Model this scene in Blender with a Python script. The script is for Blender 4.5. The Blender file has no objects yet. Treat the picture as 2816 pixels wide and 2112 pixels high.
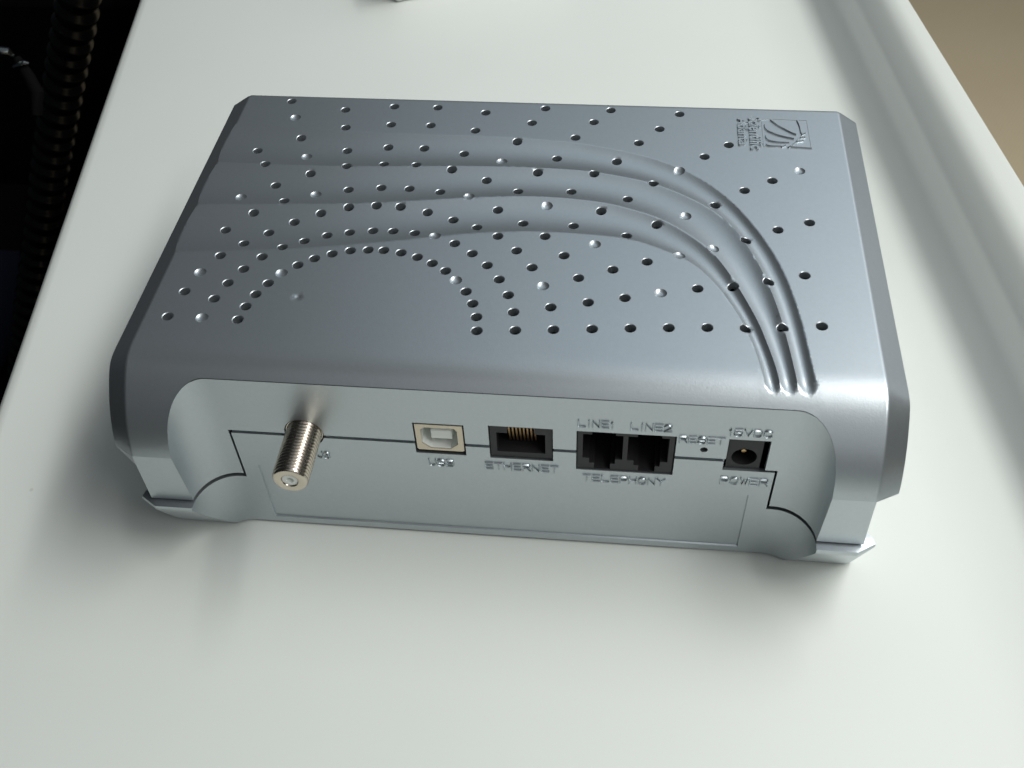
import bpy, bmesh, math
import numpy as np
from mathutils import Vector, Matrix
from mathutils.geometry import delaunay_2d_cdt

S = 0.001                      # scene is built in millimetres, stored in metres
col = bpy.context.scene.collection
sc = bpy.context.scene

# ---------------------------------------------------------------- camera
cam_d = bpy.data.cameras.new('camera')
cam = bpy.data.objects.new('camera', cam_d)
col.objects.link(cam)
R3 = Matrix(((0.994101, -0.052833, 0.094719), (0.102644, 0.740391, -0.664293), (-0.035032, 0.670097, 0.741447)))
cam.matrix_world = Matrix.Translation(Vector((28.543, -167.434, 252.427)) * S) @ R3.to_4x4()
cam_d.sensor_width = 36.0
cam_d.lens = 37.224
cam_d.clip_start = 0.01
cam_d.clip_end = 50
cam_d.dof.use_dof = True
cam_d.dof.focus_distance = 0.31
cam_d.dof.aperture_fstop = 40
sc.camera = cam

# ---------------------------------------------------------------- world, light, exposure
world = bpy.data.worlds.new('World')
sc.world = world
world.use_nodes = True
world.node_tree.nodes['Background'].inputs[0].default_value = (0.62, 0.75, 0.85, 1)
world.node_tree.nodes['Background'].inputs[1].default_value = 0.02
sc.view_settings.view_transform = 'Standard'
sc.view_settings.look = 'None'
sc.view_settings.exposure = 0
sc.view_settings.gamma = 1

def area(name, loc, target, sx, sy, power, colour):
    l = bpy.data.lights.new(name, 'AREA')
    l.shape = 'RECTANGLE'; l.size = sx; l.size_y = sy; l.energy = power; l.color = colour
    o = bpy.data.objects.new(name, l); col.objects.link(o)
    loc = Vector(loc); d = (loc - Vector(target)).normalized()
    # local X axis kept along the desk edge direction
    ex = Vector((-0.165, 0.986, 0)); ex = (ex - d * ex.dot(d)).normalized(); ey = d.cross(ex)
    m = Matrix((ex, ey, d)).transposed().to_4x4(); m.translation = loc
    o.matrix_world = m
    return o
# window light from the right: narrow strip shaped for the shadow bands, plus wide part
area('window_pane_light', (0.683, 0.04, 1.158), (0.10, 0.10, 0), 1.7, 0.10, 10.6, (1.0, 1.0, 0.985))
area('window_wide_light', (0.69, 0.10, 1.17), (0.10, 0.10, 0), 0.9, 0.5, 6.0, (1.0, 1.0, 0.985))
# added fill lamps in place of unseen sky and room light, weighted by tone
area('back_fill_light', (0.0, 1.3, 1.5), (0.0, 0.05, 0), 1.4, 0.8, 1.1, (0.80, 0.96, 1.07))
area('high_fill_light', (0.6, 1.0, 1.6), (0.0, 0.05, 0), 1.9, 1.5, 3.0, (0.84, 0.97, 1.06))
area('corner_fill_light', (0.85, 1.25, 0.95), (0.0, 0.05, 0.03), 1.3, 0.9, 2.1, (0.88, 0.97, 1.04))
area('low_fill_light', (1.3, 1.0, 0.5), (0.0, 0.05, 0), 0.8, 0.8, 1.6, (0.95, 0.98, 1.0))
area('room_front_light', (0.6, -0.9, 1.0), (0.0, 0.05, 0), 1.9, 1.4, 2.9, (0.98, 1.0, 1.0))
area('room_high_light', (0.1, -1.2, 1.3), (0.0, 0.05, 0), 1.9, 1.4, 1.3, (0.92, 0.97, 1.04))

# ---------------------------------------------------------------- tables (mm)
HOLES=[[-78.0,116.4,0],[-74.6,107.5,1],[-70.5,97.7,0],[-66.6,88.4,1],[-63.4,80.0,0],[-59.7,70.6,1],[-56.2,62.0,0],[-52.4,52.8,0],[-49.0,44.4,0],[-59.7,112.5,0],[-57.6,103.0,0],[-55.0,92.3,0],[-53.3,83.9,0],[-50.7,73.5,0],[-48.7,64.8,0],[-46.4,54.5,0],[-44.3,46.0,0],[-44.5,115.1,0],[-43.8,105.3,0],[-42.8,94.6,0],[-42.4,85.5,0],[-41.3,75.0,0],[-40.9,66.0,0],[-40.0,55.6,0],[-39.5,46.6,0],[-30.7,115.2,0],[-31.4,105.5,0],[-31.8,94.7,0],[-32.7,85.7,0],[-33.0,75.0,0],[-34.0,66.0,0],[-34.3,55.7,0],[-35.2,46.7,0],[-15.3,113.2,0],[-17.3,103.5,0],[-19.4,92.7,0],[-21.8,84.0,0],[-23.8,73.8,0],[-26.0,64.4,0],[-28.1,55.0,0],[-30.3,46.0,0],[-0.4,108.4,0],[-4.0,98.9,0],[-7.6,89.2,1],[-11.1,80.1,0],[-15.1,71.7,1],[-18.3,61.7,0],[-22.2,53.7,1],[-25.6,44.5,0],[3.5,84.1,0],[-1.4,75.2,0],[-6.3,66.7,0],[-11.2,58.5,0],[-16.3,50.7,0],[-21.2,42.3,0],[1.4,61.1,0],[-4.9,54.5,0],[-11.0,46.9,0],[-17.2,39.5,0],[0.8,48.8,0],[-6.4,42.4,0],[-13.9,36.0,1],[5.6,42.3,0],[-2.6,37.1,0],[-10.7,31.9,0],[0.4,31.3,0],[-8.4,27.5,0],[2.4,25.1,0],[-6.8,22.7,0],[3.5,18.6,0],[-6.1,17.8,0],[-82.5,90.8,0],[-78.0,83.5,0],[-72.6,74.3,0],[-68.0,66.7,0],[-63.0,58.0,0],[-58.1,49.8,0],[-53.4,42.2,0],[-81.2,67.9,1],[-75.5,61.0,0],[-69.1,53.0,0],[-63.4,46.5,0],[-57.3,39.3,0],[-81.7,53.5,0],[-74.7,47.7,0],[-67.9,42.0,0],[-60.9,35.8,1],[-79.5,41.8,0],[-71.6,36.8,0],[-63.5,31.7,0],[-83.0,34.7,1],[-74.3,31.1,0],[-65.7,27.3,0],[-84.9,27.1,0],[-76.2,24.9,0],[-67.1,22.6,0],[-86.4,17.6,0],[-77.3,17.7,1],[-67.8,17.7,0],[3.1,117.4,0],[23.4,118.2,0],[18.5,109.8,0],[13.4,101.4,0],[8.5,91.8,0],[44.5,115.4,0],[38.5,107.2,0],[32.4,99.7,0],[26.2,91.2,0],[19.9,84.3,0],[13.8,76.1,0],[7.4,69.1,1],[58.9,100.1,0],[51.7,93.9,0],[44.4,87.0,1],[37.1,80.7,0],[29.9,73.7,0],[22.7,67.7,0],[15.4,60.9,0],[8.0,55.2,0],[78.6,88.5,1],[70.6,83.5,0],[62.6,78.5,0],[54.3,72.4,0],[46.1,67.2,1],[38.2,62.6,0],[30.1,57.3,0],[21.7,52.7,1],[13.7,47.6,0],[79.5,65.3,0],[70.8,61.7,0],[62.1,57.3,0],[53.3,53.4,1],[44.3,49.8,1],[35.8,46.5,0],[26.9,42.8,0],[18.1,39.0,0],[9.1,35.3,1],[76.5,43.7,0],[67.2,41.1,0],[58.1,38.8,0],[48.9,36.9,0],[39.5,34.6,1],[30.4,32.2,0],[21.1,29.9,0],[11.7,27.5,0],[79.2,25.2,0],[69.7,24.4,0],[60.5,23.3,0],[51.1,22.8,0],[41.6,22.1,0],[32.1,21.3,0],[22.6,20.4,0],[13.0,19.5,0]]
EDGES=[[[-93.9,104.1],[-83.6,103.3],[-72.9,102.3],[-62.3,101.3],[-46.7,100.6],[-31.4,100.8],[-16.2,100.7],[-1.1,100.2],[13.9,98.9],[23.8,96.5],[33.6,93.8],[40.8,90.2],[47.0,86.5],[52.5,81.5],[57.9,75.0],[62.1,68.0],[66.1,59.8],[69.2,51.9],[71.6,43.6],[73.4,34.4],[74.7,24.5],[75.2,18.2],[75.7,12.1],[76.2,7.0]],[[-93.1,83.6],[-83.3,83.2],[-68.2,83.1],[-53.3,83.4],[-38.6,84.2],[-24.0,85.2],[-9.5,85.8],[0.3,85.9],[9.9,85.7],[19.6,85.0],[29.1,82.8],[36.2,80.8],[43.2,77.1],[50.1,72.3],[54.5,68.2],[58.8,62.5],[62.0,55.4],[64.7,48.3],[66.8,40.8],[68.8,31.7],[70.0,23.1],[70.8,17.0],[71.4,10.9],[71.9,5.8]],[[-93.4,63.2],[-82.8,63.8],[-68.5,64.7],[-54.4,65.6],[-45.0,66.4],[-35.7,67.7],[-26.4,69.0],[-17.1,70.5],[-7.8,71.6],[1.5,72.5],[10.9,72.3],[17.9,71.6],[24.9,70.5],[31.9,68.0],[38.7,65.1],[45.4,59.9],[51.1,54.1],[54.9,48.3],[58.0,41.5],[60.3,35.7],[62.5,29.5],[64.3,23.8],[65.3,19.3],[66.3,14.9],[67.2,10.1],[67.8,5.7]],[[-92.9,42.4],[-77.2,44.1],[-63.6,45.4],[-54.8,46.7],[-45.9,48.4],[-37.1,50.0],[-28.3,51.9],[-19.4,53.9],[-10.6,55.7],[-1.6,56.7],[3.0,57.2],[12.0,57.2],[21.0,56.7],[28.2,56.1],[34.4,54.4],[41.0,51.1],[45.8,48.4],[50.1,44.1],[53.8,38.6],[56.5,33.3],[59.2,27.4],[60.9,21.7],[62.2,17.3],[63.2,12.0],[64.0,6.9],[64.3,5.1]]]
LOGO=[[[71.93,113.45],[73.82,110.77],[75.74,108.95],[77.65,107.15],[79.07,106.29]],[[70.06,110.81],[70.19,108.19],[72.85,106.2],[75.47,104.92],[78.24,104.13]],[[70.09,105.11],[70.25,103.25],[71.95,102.41],[73.94,102.05],[76.62,102.07]],[[69.99,100.91],[70.22,100.23],[72.48,100.12],[74.22,100.22]],[[79.88,113.49],[80.48,110.63],[80.59,106.84]],[[74.19,99.76],[75.46,100.74]],[[77.0,99.91],[82.95,99.54]],[[76.18,99.63],[78.22,102.04],[79.18,104.18]],[[80.56,106.36],[81.7,107.13]],[[80.03,104.69],[81.53,105.01]],[[78.94,102.78],[80.86,103.34]]]

WT, BB, BZ, H, DB = 92.56, 6.05, 3.9, 64.95, 120.1

# ---------------------------------------------------------------- materials
def new_mat(name):
    m = bpy.data.materials.new(name); m.use_nodes = True
    nt = m.node_tree; b = nt.nodes['Principled BSDF']
    return m, nt, b
def node(nt, t, **kw):
    n = nt.nodes.new(t)
    for k, v in kw.items(): setattr(n, k, v)
    return n
def plain(name, c, rough=0.5, metal=0.0, bump=0.0, bscale=2000.0, var=0.0, vscale=40.0, spec=0.5):
    m, nt, b = new_mat(name)
    b.inputs['Base Color'].default_value = (*c, 1); b.inputs['Roughness'].default_value = rough
    b.inputs['Metallic'].default_value = metal
    b.inputs['Specular IOR Level'].default_value = spec
    tc = node(nt, 'ShaderNodeTexCoord')
    if bump:
        nz = node(nt, 'ShaderNodeTexNoise'); nz.inputs['Scale'].default_value = bscale; nz.inputs['Detail'].default_value = 3
        nt.links.new(tc.outputs['Object'], nz.inputs['Vector'])
        bp = node(nt, 'ShaderNodeBump'); bp.inputs['Strength'].default_value = bump; bp.inputs['Distance'].default_value = 0.0001
        nt.links.new(nz.outputs['Fac'], bp.inputs['Height']); nt.links.new(bp.outputs['Normal'], b.inputs['Normal'])
    if var:
        n2 = node(nt, 'ShaderNodeTexNoise'); n2.inputs['Scale'].default_value = vscale; n2.inputs['Detail'].default_value = 5
        nt.links.new(tc.outputs['Object'], n2.inputs['Vector'])
        r = node(nt, 'ShaderNodeMapRange'); r.inputs['To Min'].default_value = 1 - var; r.inputs['To Max'].default_value = 1 + var
        nt.links.new(n2.outputs['Fac'], r.inputs['Value'])
        mx = node(nt, 'ShaderNodeVectorMath', operation='SCALE'); mx.inputs[0].default_value = c
        nt.links.new(r.outputs[0], mx.inputs['Scale']); nt.links.new(mx.outputs[0], b.inputs['Base Color'])
    return m
M_SILVER = plain('silver_paint', (0.50, 0.543, 0.566), 0.385, 0.90, bump=0.22, bscale=2600, var=0.045, vscale=900)
M_NICKEL = plain('nickel_plating', (0.62, 0.55, 0.46), 0.22, 1.0, bump=0.05, bscale=900, var=0.05, vscale=300)
M_SHELL = plain('tinned_steel', (0.68, 0.60, 0.48), 0.42, 0.8, bump=0.1, bscale=1500)
M_WHITEPL = plain('white_connector_plastic', (0.86, 0.88, 0.84), 0.4)
M_BLACKPL = plain('black_connector_plastic', (0.018, 0.018, 0.02), 0.5, bump=0.2, bscale=3000)
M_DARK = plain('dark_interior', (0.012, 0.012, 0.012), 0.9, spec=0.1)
M_GOLD = plain('gold_contact', (0.55, 0.36, 0.18), 0.35, 1.0)
M_HOSE = plain('black_hose_plastic', (0.0012, 0.0012, 0.0014), 0.26, spec=0.6)
M_NAVY = plain('navy_cloth', (0.006, 0.007, 0.014), 0.95, bump=0.5, bscale=600, spec=0.1)
M_BLACKCASE = plain('black_fabric', (0.0022, 0.0015, 0.002), 0.9, spec=0.05)
M_CHROME = plain('chrome', (0.35, 0.38, 0.38), 0.22, 1.0)
M_STRAP = plain('grey_webbing', (0.0045, 0.004, 0.004), 0.9, spec=0.1)
M_CARD = plain('white_card', (0.8, 0.82, 0.8), 0.55)
M_FRAME = plain('white_frame_paint', (0.75, 0.76, 0.75), 0.5)

# desk: off-white laminate with faint scuffs and specks
M_DESK, nt, b = new_mat('white_laminate')
b.inputs['Roughness'].default_value = 0.5
b.inputs['Specular IOR Level'].default_value = 0.35
tc = node(nt, 'ShaderNodeTexCoord')
n1 = node(nt, 'ShaderNodeTexNoise'); n1.inputs['Scale'].default_value = 9; n1.inputs['Detail'].default_value = 4
n3 = node(nt, 'ShaderNodeTexVoronoi'); n3.inputs['Scale'].default_value = 42; n3.inputs['Randomness'].default_value = 1
n4 = node(nt, 'ShaderNodeTexNoise'); n4.inputs['Scale'].default_value = 16; n4.inputs['Detail'].default_value = 1
cr = node(nt, 'ShaderNodeValToRGB')
cr.color_ramp.elements[0].position = 0.3; cr.color_ramp.elements[0].color = (0.735, 0.77, 0.722, 1)
cr.color_ramp.elements[1].position = 0.7; cr.color_ramp.elements[1].color = (0.76, 0.793, 0.745, 1)
for n in (n1, n3, n4): nt.links.new(tc.outputs['Object'], n.inputs['Vector'])
nt.links.new(n1.outputs['Fac'], cr.inputs['Fac'])
mr = node(nt, 'ShaderNodeMapRange'); mr.inputs['From Min'].default_value = 0.018; mr.inputs['From Max'].default_value = 0.03
mr.inputs['To Min'].default_value = 1; mr.inputs['To Max'].default_value = 0; nt.links.new(n3.outputs['Distance'], mr.inputs['Value'])
gt = node(nt, 'ShaderNodeMath', operation='GREATER_THAN'); gt.inputs[1].default_value = 0.63; nt.links.new(n4.outputs['Fac'], gt.inputs[0])
mu = node(nt, 'ShaderNodeMath', operation='MULTIPLY'); nt.links.new(mr.outputs[0], mu.inputs[0]); nt.links.new(gt.outputs[0], mu.inputs[1])
mu2 = node(nt, 'ShaderNodeMath', operation='MULTIPLY'); mu2.inputs[1].default_value = 0.35; nt.links.new(mu.outputs[0], mu2.inputs[0])
mix = node(nt, 'ShaderNodeMix', data_type='RGBA'); mix.inputs['B'].default_value = (0.42, 0.42, 0.38, 1)
nt.links.new(mu2.outputs[0], mix.inputs['Factor']); nt.links.new(cr.outputs['Color'], mix.inputs['A']); nt.links.new(mix.outputs['Result'], b.inputs['Base Color'])
nb = node(nt, 'ShaderNodeTexNoise'); nb.inputs['Scale'].default_value = 700; nb.inputs['Detail'].default_value = 3
nt.links.new(tc.outputs['Object'], nb.inputs['Vector'])
bp = node(nt, 'ShaderNodeBump'); bp.inputs['Strength'].default_value = 0.1; bp.inputs['Distance'].default_value = 0.0001
nt.links.new(nb.outputs['Fac'], bp.inputs['Height']); nt.links.new(bp.outputs['Normal'], b.inputs['Normal'])

# floor: brown short-pile carpet, fine ribs
M_FLOOR, nt, b = new_mat('brown_carpet')
b.inputs['Roughness'].default_value = 0.95; b.inputs['Specular IOR Level'].default_value = 0.1
tc = node(nt, 'ShaderNodeTexCoord')
n1 = node(nt, 'ShaderNodeTexNoise'); n1.inputs['Scale'].default_value = 3; n1.inputs['Detail'].default_value = 8; n1.inputs['Roughness'].default_value = 0.65
wv = node(nt, 'ShaderNodeTexWave'); wv.inputs['Scale'].default_value = 60; wv.inputs['Distortion'].default_value = 2.5; wv.inputs['Detail'].default_value = 3; wv.inputs['Detail Scale'].default_value = 4
mp = node(nt, 'ShaderNodeMapping'); mp.inputs['Rotation'].default_value = (0, 0, 0.5)
nt.links.new(tc.outputs['Object'], mp.inputs['Vector']); nt.links.new(mp.outputs[0], wv.inputs['Vector']); nt.links.new(tc.outputs['Object'], n1.inputs['Vector'])
ad = node(nt, 'ShaderNodeMath', operation='MULTIPLY_ADD'); ad.inputs[1].default_value = 0.16; nt.links.new(wv.outputs['Fac'], ad.inputs[0]); nt.links.new(n1.outputs['Fac'], ad.inputs[2])
cr = node(nt, 'ShaderNodeValToRGB')
cr.color_ramp.elements[0].position = 0.3; cr.color_ramp.elements[0].color = (0.76, 0.62, 0.41, 1)
cr.color_ramp.elements[1].position = 0.85; cr.color_ramp.elements[1].color = (0.82, 0.68, 0.46, 1)
nt.links.new(ad.outputs[0], cr.inputs['Fac']); nt.links.new(cr.outputs['Color'], b.inputs['Base Color'])

# ---------------------------------------------------------------- mesh helpers
def link(name, me, mat=None, parent=None, sharp=35):
    if mat: me.materials.append(mat)
    for p in me.polygons: p.use_smooth = True
    if sharp: me.set_sharp_from_angle(angle=math.radians(sharp))
    o = bpy.data.objects.new(name, me); col.objects.link(o)
    if parent: o.parent = parent
    return o
def from_py(name, V, F, mat=None, parent=None, sharp=35):
    me = bpy.data.meshes.new(name)
    me.from_pydata([(x * S, y * S, z * S) for x, y, z in V], [], F)
    me.validate(); me.update()
    return link(name, me, mat, parent, sharp)
class B:
    """collects simple shapes (mm)"""
    def __init__(s): s.V = []; s.F = []
    def add(s, V, F):
        n = len(s.V); s.V += [tuple(v) for v in V]; s.F += [tuple(i + n for i in f) for f in F]
    def box(s, x0, x1, y0, y1, z0, z1):
        s.add([(x0,y0,z0),(x1,y0,z0),(x1,y1,z0),(x0,y1,z0),(x0,y0,z1),(x1,y0,z1),(x1,y1,z1),(x0,y1,z1)],
              [(0,3,2,1),(4,5,6,7),(0,1,5,4),(1,2,6,5),(2,3,7,6),(3,0,4,7)])
    def prism(s, poly, y0, y1):                     # polygon in xz, extruded in y
        n = len(poly)
        s.add([(x, y0, z) for x, z in poly] + [(x, y1, z) for x, z in poly],
              [tuple(range(n)), tuple(range(2 * n - 1, n - 1, -1))] + [(i, i + n, (i + 1) % n + n, (i + 1) % n) for i in range(n)])
    def tube(s, poly, y0, y1):                      # open-ended inner wall
        n = len(poly)
        s.add([(x, y0, z) for x, z in poly] + [(x, y1, z) for x, z in poly], [(i, (i + 1) % n, (i + 1) % n + n, i + n) for i in range(n)])
    def obj(s, name, mat, parent=None, bevel=0.0, sharp=35):
        o = from_py(name, s.V, s.F, mat, parent, sharp)
        if bevel:
            md = o.modifiers.new('bevel', 'BEVEL'); md.width = bevel * S; md.segments = 2; md.limit_method = 'ANGLE'
            md.harden_normals = False
        return o
def lathe(profile, cx, cz, seg=64):                 # profile of (radius, y) around a y-directed axis
    V = []; F = []
    for r, y in profile:
        for k in range(seg):
            a = 2 * math.pi * k / seg; V.append((cx + r * math.cos(a), y, cz + r * math.sin(a)))
    for i in range(len(profile) - 1):
        for k in range(seg):
            k2 = (k + 1) % seg; F.append((i*seg+k, i*seg+k2, (i+1)*seg+k2, (i+1)*seg+k))
    return V, F
def circle(cx, cz, r, n=32): return [(cx + r*math.cos(2*math.pi*k/n), cz + r*math.sin(2*math.pi*k/n)) for k in range(n)]
def thing(name, label, cat):
    o = bpy.data.objects.new(name, None); o.empty_display_size = 0.02; col.objects.link(o)
    o['label'] = label; o['category'] = cat; return o
def inside_poly(P, poly):
    x, y = P[:, 0], P[:, 1]; c = np.zeros(len(P), bool); n = len(poly)
    for i in range(n):
        x0, y0 = poly[i]; x1, y1 = poly[(i + 1) % n]
        if y0 == y1: continue
        m = ((y0 > y) != (y1 > y)) & (x < (x1 - x0) * (y - y0) / (y1 - y0) + x0); c ^= m
    return c
def dist_poly(P, L, closed=True):
    d = np.full(len(P), 1e9); n = len(L)
    for i in range(n if closed else n - 1):
        a = np.array(L[i]); b2 = np.array(L[(i + 1) % n]); v = b2 - a; q = max(v @ v, 1e-12)
        t = np.clip(((P - a) @ v) / q, 0, 1); d = np.minimum(d, np.hypot(*(P - a - t[:, None] * v).T))
    return d
def cdt(outer, holes, pts, lines=()):
    """constrained triangulation: returns vertices (n,2) and faces inside outer and outside holes"""
    V = []; E = []
    def chain(L, closed):
        n = len(V); V.extend(L); E.extend((n + i, n + i + 1) for i in range(len(L) - 1))
        if closed: E.append((n + len(L) - 1, n))
    chain(outer, True)
    for h in holes: chain(h, True)
    for l in lines: chain(l, False)
    V.extend(map(tuple, pts))
    vo, _, fo, _, _, _ = delaunay_2d_cdt([Vector(v) for v in V], E, [], 0, 1e-5)
    vo = np.array([tuple(v) for v in vo]); F = [tuple(f) for f in fo]
    cen = np.array([vo[list(f)].mean(0) for f in F])
    ok = inside_poly(cen, outer)
    for h in holes: ok &= ~inside_poly(cen, h)
    return vo, [f for f, k in zip(F, ok) if k]

# ---------------------------------------------------------------- case geometry functions
# plan curve of the recessed port side: flat panel at y = 0, concave elliptic corners, then the posts
EA, EB, EX = 10.3, 11.0, 72.0
pl = [(EX, 0.0)] + [(EX + EA * math.sin(a), -EB * (1 - math.cos(a))) for a in np.linspace(0, math.pi/2, 40)[1:]] + [(EX + EA, -EB - 0.2 * i) for i in range(1, 8)]
pl = np.array(pl); pu = EX + np.concatenate([[0], np.cumsum(np.hypot(*np.diff(pl, axis=0).T))])
def plan(u):                                        # u -> (x, y)
    s = 1 if u >= 0 else -1; a = abs(u)
    if a <= EX: return (u, 0.0)
    return (s * float(np.interp(a, pu, pl[:, 0])), float(np.interp(a, pu, pl[:, 1])))
def u_of_y(y): return float(np.interp(-y, -pl[:, 1], pu))
def x_of_y(y): return float(np.interp(-y, -pl[:, 1], pl[:, 0]))
def yrec(x):
    a = abs(x)
    return 0.0 if a <= EX else -EB * (1 - math.sqrt(max(0, 1 - ((min(a, EX + EA) - EX) / EA) ** 2)))
# side profile of the cover: flat top, rolled front edge (cubic B-spline through a control polygon)
cp = [(16, 64.95), (11, 64.95), (7, 64.95), (3.2, 64.2), (0.2, 62.0), (-2.8, 58.9), (-5.8, 55.2), (-8.3, 51.1), (-10.1, 47.2), (-11.3, 43.4), (-11.75, 40.0), (-12.0, 36.5)]
pr = []
for i in range(len(cp) - 3):
    for t in np.linspace(0, 1, 24, endpoint=False):
        w = [(1-t)**3/6, (3*t**3-6*t**2+4)/6, (-3*t**3+3*t**2+3*t+1)/6, t**3/6]
        pr.append(tuple(sum(w[k]*cp[i+k][c] for k in range(4)) for c in (0, 1)))
pr = np.array(pr); pr = pr[pr[:, 0] < 10.9]
pr = np.vstack([[10.9, H], pr])
arc = np.concatenate([[0], np.cumsum(np.hypot(*np.diff(pr, axis=0).T))]); S0 = 10.9
ZC = 42.8
a_c = float(np.interp(-ZC, -pr[:, 1], arc)); SC = S0 - a_c
Y_C = float(np.interp(a_c, arc, pr[:, 0]))
tan = np.gradient(pr, axis=0); tan /= np.hypot(*tan.T)[:, None]; nrm = np.stack([tan[:, 1], -tan[:, 0]], 1)   # outward (-y,+z)
def prof(s):
    s = np.asarray(s, float); a = S0 - s
    y = np.where(a > 0, np.interp(a, arc, pr[:, 0]), s); z = np.where(a > 0, np.interp(a, arc, pr[:, 1]), H)
    ny = np.where(a > 0, np.interp(a, arc, nrm[:, 0]), 0); nz = np.where(a > 0, np.interp(a, arc, nrm[:, 1]), 1)
    return y, z, ny, nz
def s_at_y(y): return S0 - float(np.interp(-y, -pr[:, 0], arc)) if y < 10.9 else y
def chaikin(L, n=2):
    for _ in range(n):
        o = [L[0]]
        for a, b2 in zip(L, L[1:]): o += [(a[0]*.75+b2[0]*.25, a[1]*.75+b2[1]*.25), (a[0]*.25+b2[0]*.75, a[1]*.25+b2[1]*.75)]
        L = o + [L[-1]]
    return L
def resample(L, step):
    L = np.array(L); d = np.concatenate([[0], np.cumsum(np.hypot(*np.diff(L, axis=0).T))]); n = max(2, int(d[-1] / step))
    t = np.linspace(0, d[-1], n); return list(zip(np.interp(t, d, L[:, 0]), np.interp(t, d, L[:, 1])))
# four crease lines: left edge of the lid, sweeping right and forward
CR = []
for L in EDGES:
    L = [tuple(p) for p in L]
    dx, dy = L[-1][0]-L[-2][0], L[-1][1]-L[-2][1]; k = (L[-1][1] + 2) / -dy
    L = [(-104, L[0][1])] + L + [(L[-1][0] + dx * k, -2.0)]
    CR.append(resample(chaikin(L, 3), 2.0))
def signed(P, L):
    L = np.array(L); best = np.full(len(P), 1e9); sg = np.zeros(len(P))
    for a, b2 in zip(L[:-1], L[1:]):
        v = b2 - a; w = P - a; t = np.clip((w @ v) / (v @ v), 0, 1); r = w - t[:, None] * v; d = np.hypot(*r.T)
        m = d < best; best[m] = d[m]; sg[m] = np.sign(v[0] * w[m, 1] - v[1] * w[m, 0])
    return best * np.where(sg == 0, 1, sg)          # positive = outer side
def groove(P):
    g = np.zeros(len(P)); sd = [signed(P, L) for L in CR]
    for i in range(3):
        m = (sd[i] < 0) & (sd[i + 1] > 0)
        if not m.any(): continue
        t = -sd[i][m] / (sd[i + 1][m] - sd[i][m]); wd = sd[i + 1][m] - sd[i][m]
        e = np.clip((6.3 - P[m, 1]) / 3.6, 0, None)
        q = np.sqrt((2 * t - 1) ** 2 + e ** 2)
        right = np.clip((P[m, 0] - 5) / 50, 0, 1)
        dep = 0.92 + 0.0 * right
        g[m] = dep * np.clip(1 - q ** 2, 0, None) ** (1 + .15 * right)
    return g
def disp(P):
    return np.maximum(groove(P), np.clip(np.abs(P[:, 0]) - WT, 0, None) * BZ / BB)

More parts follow.
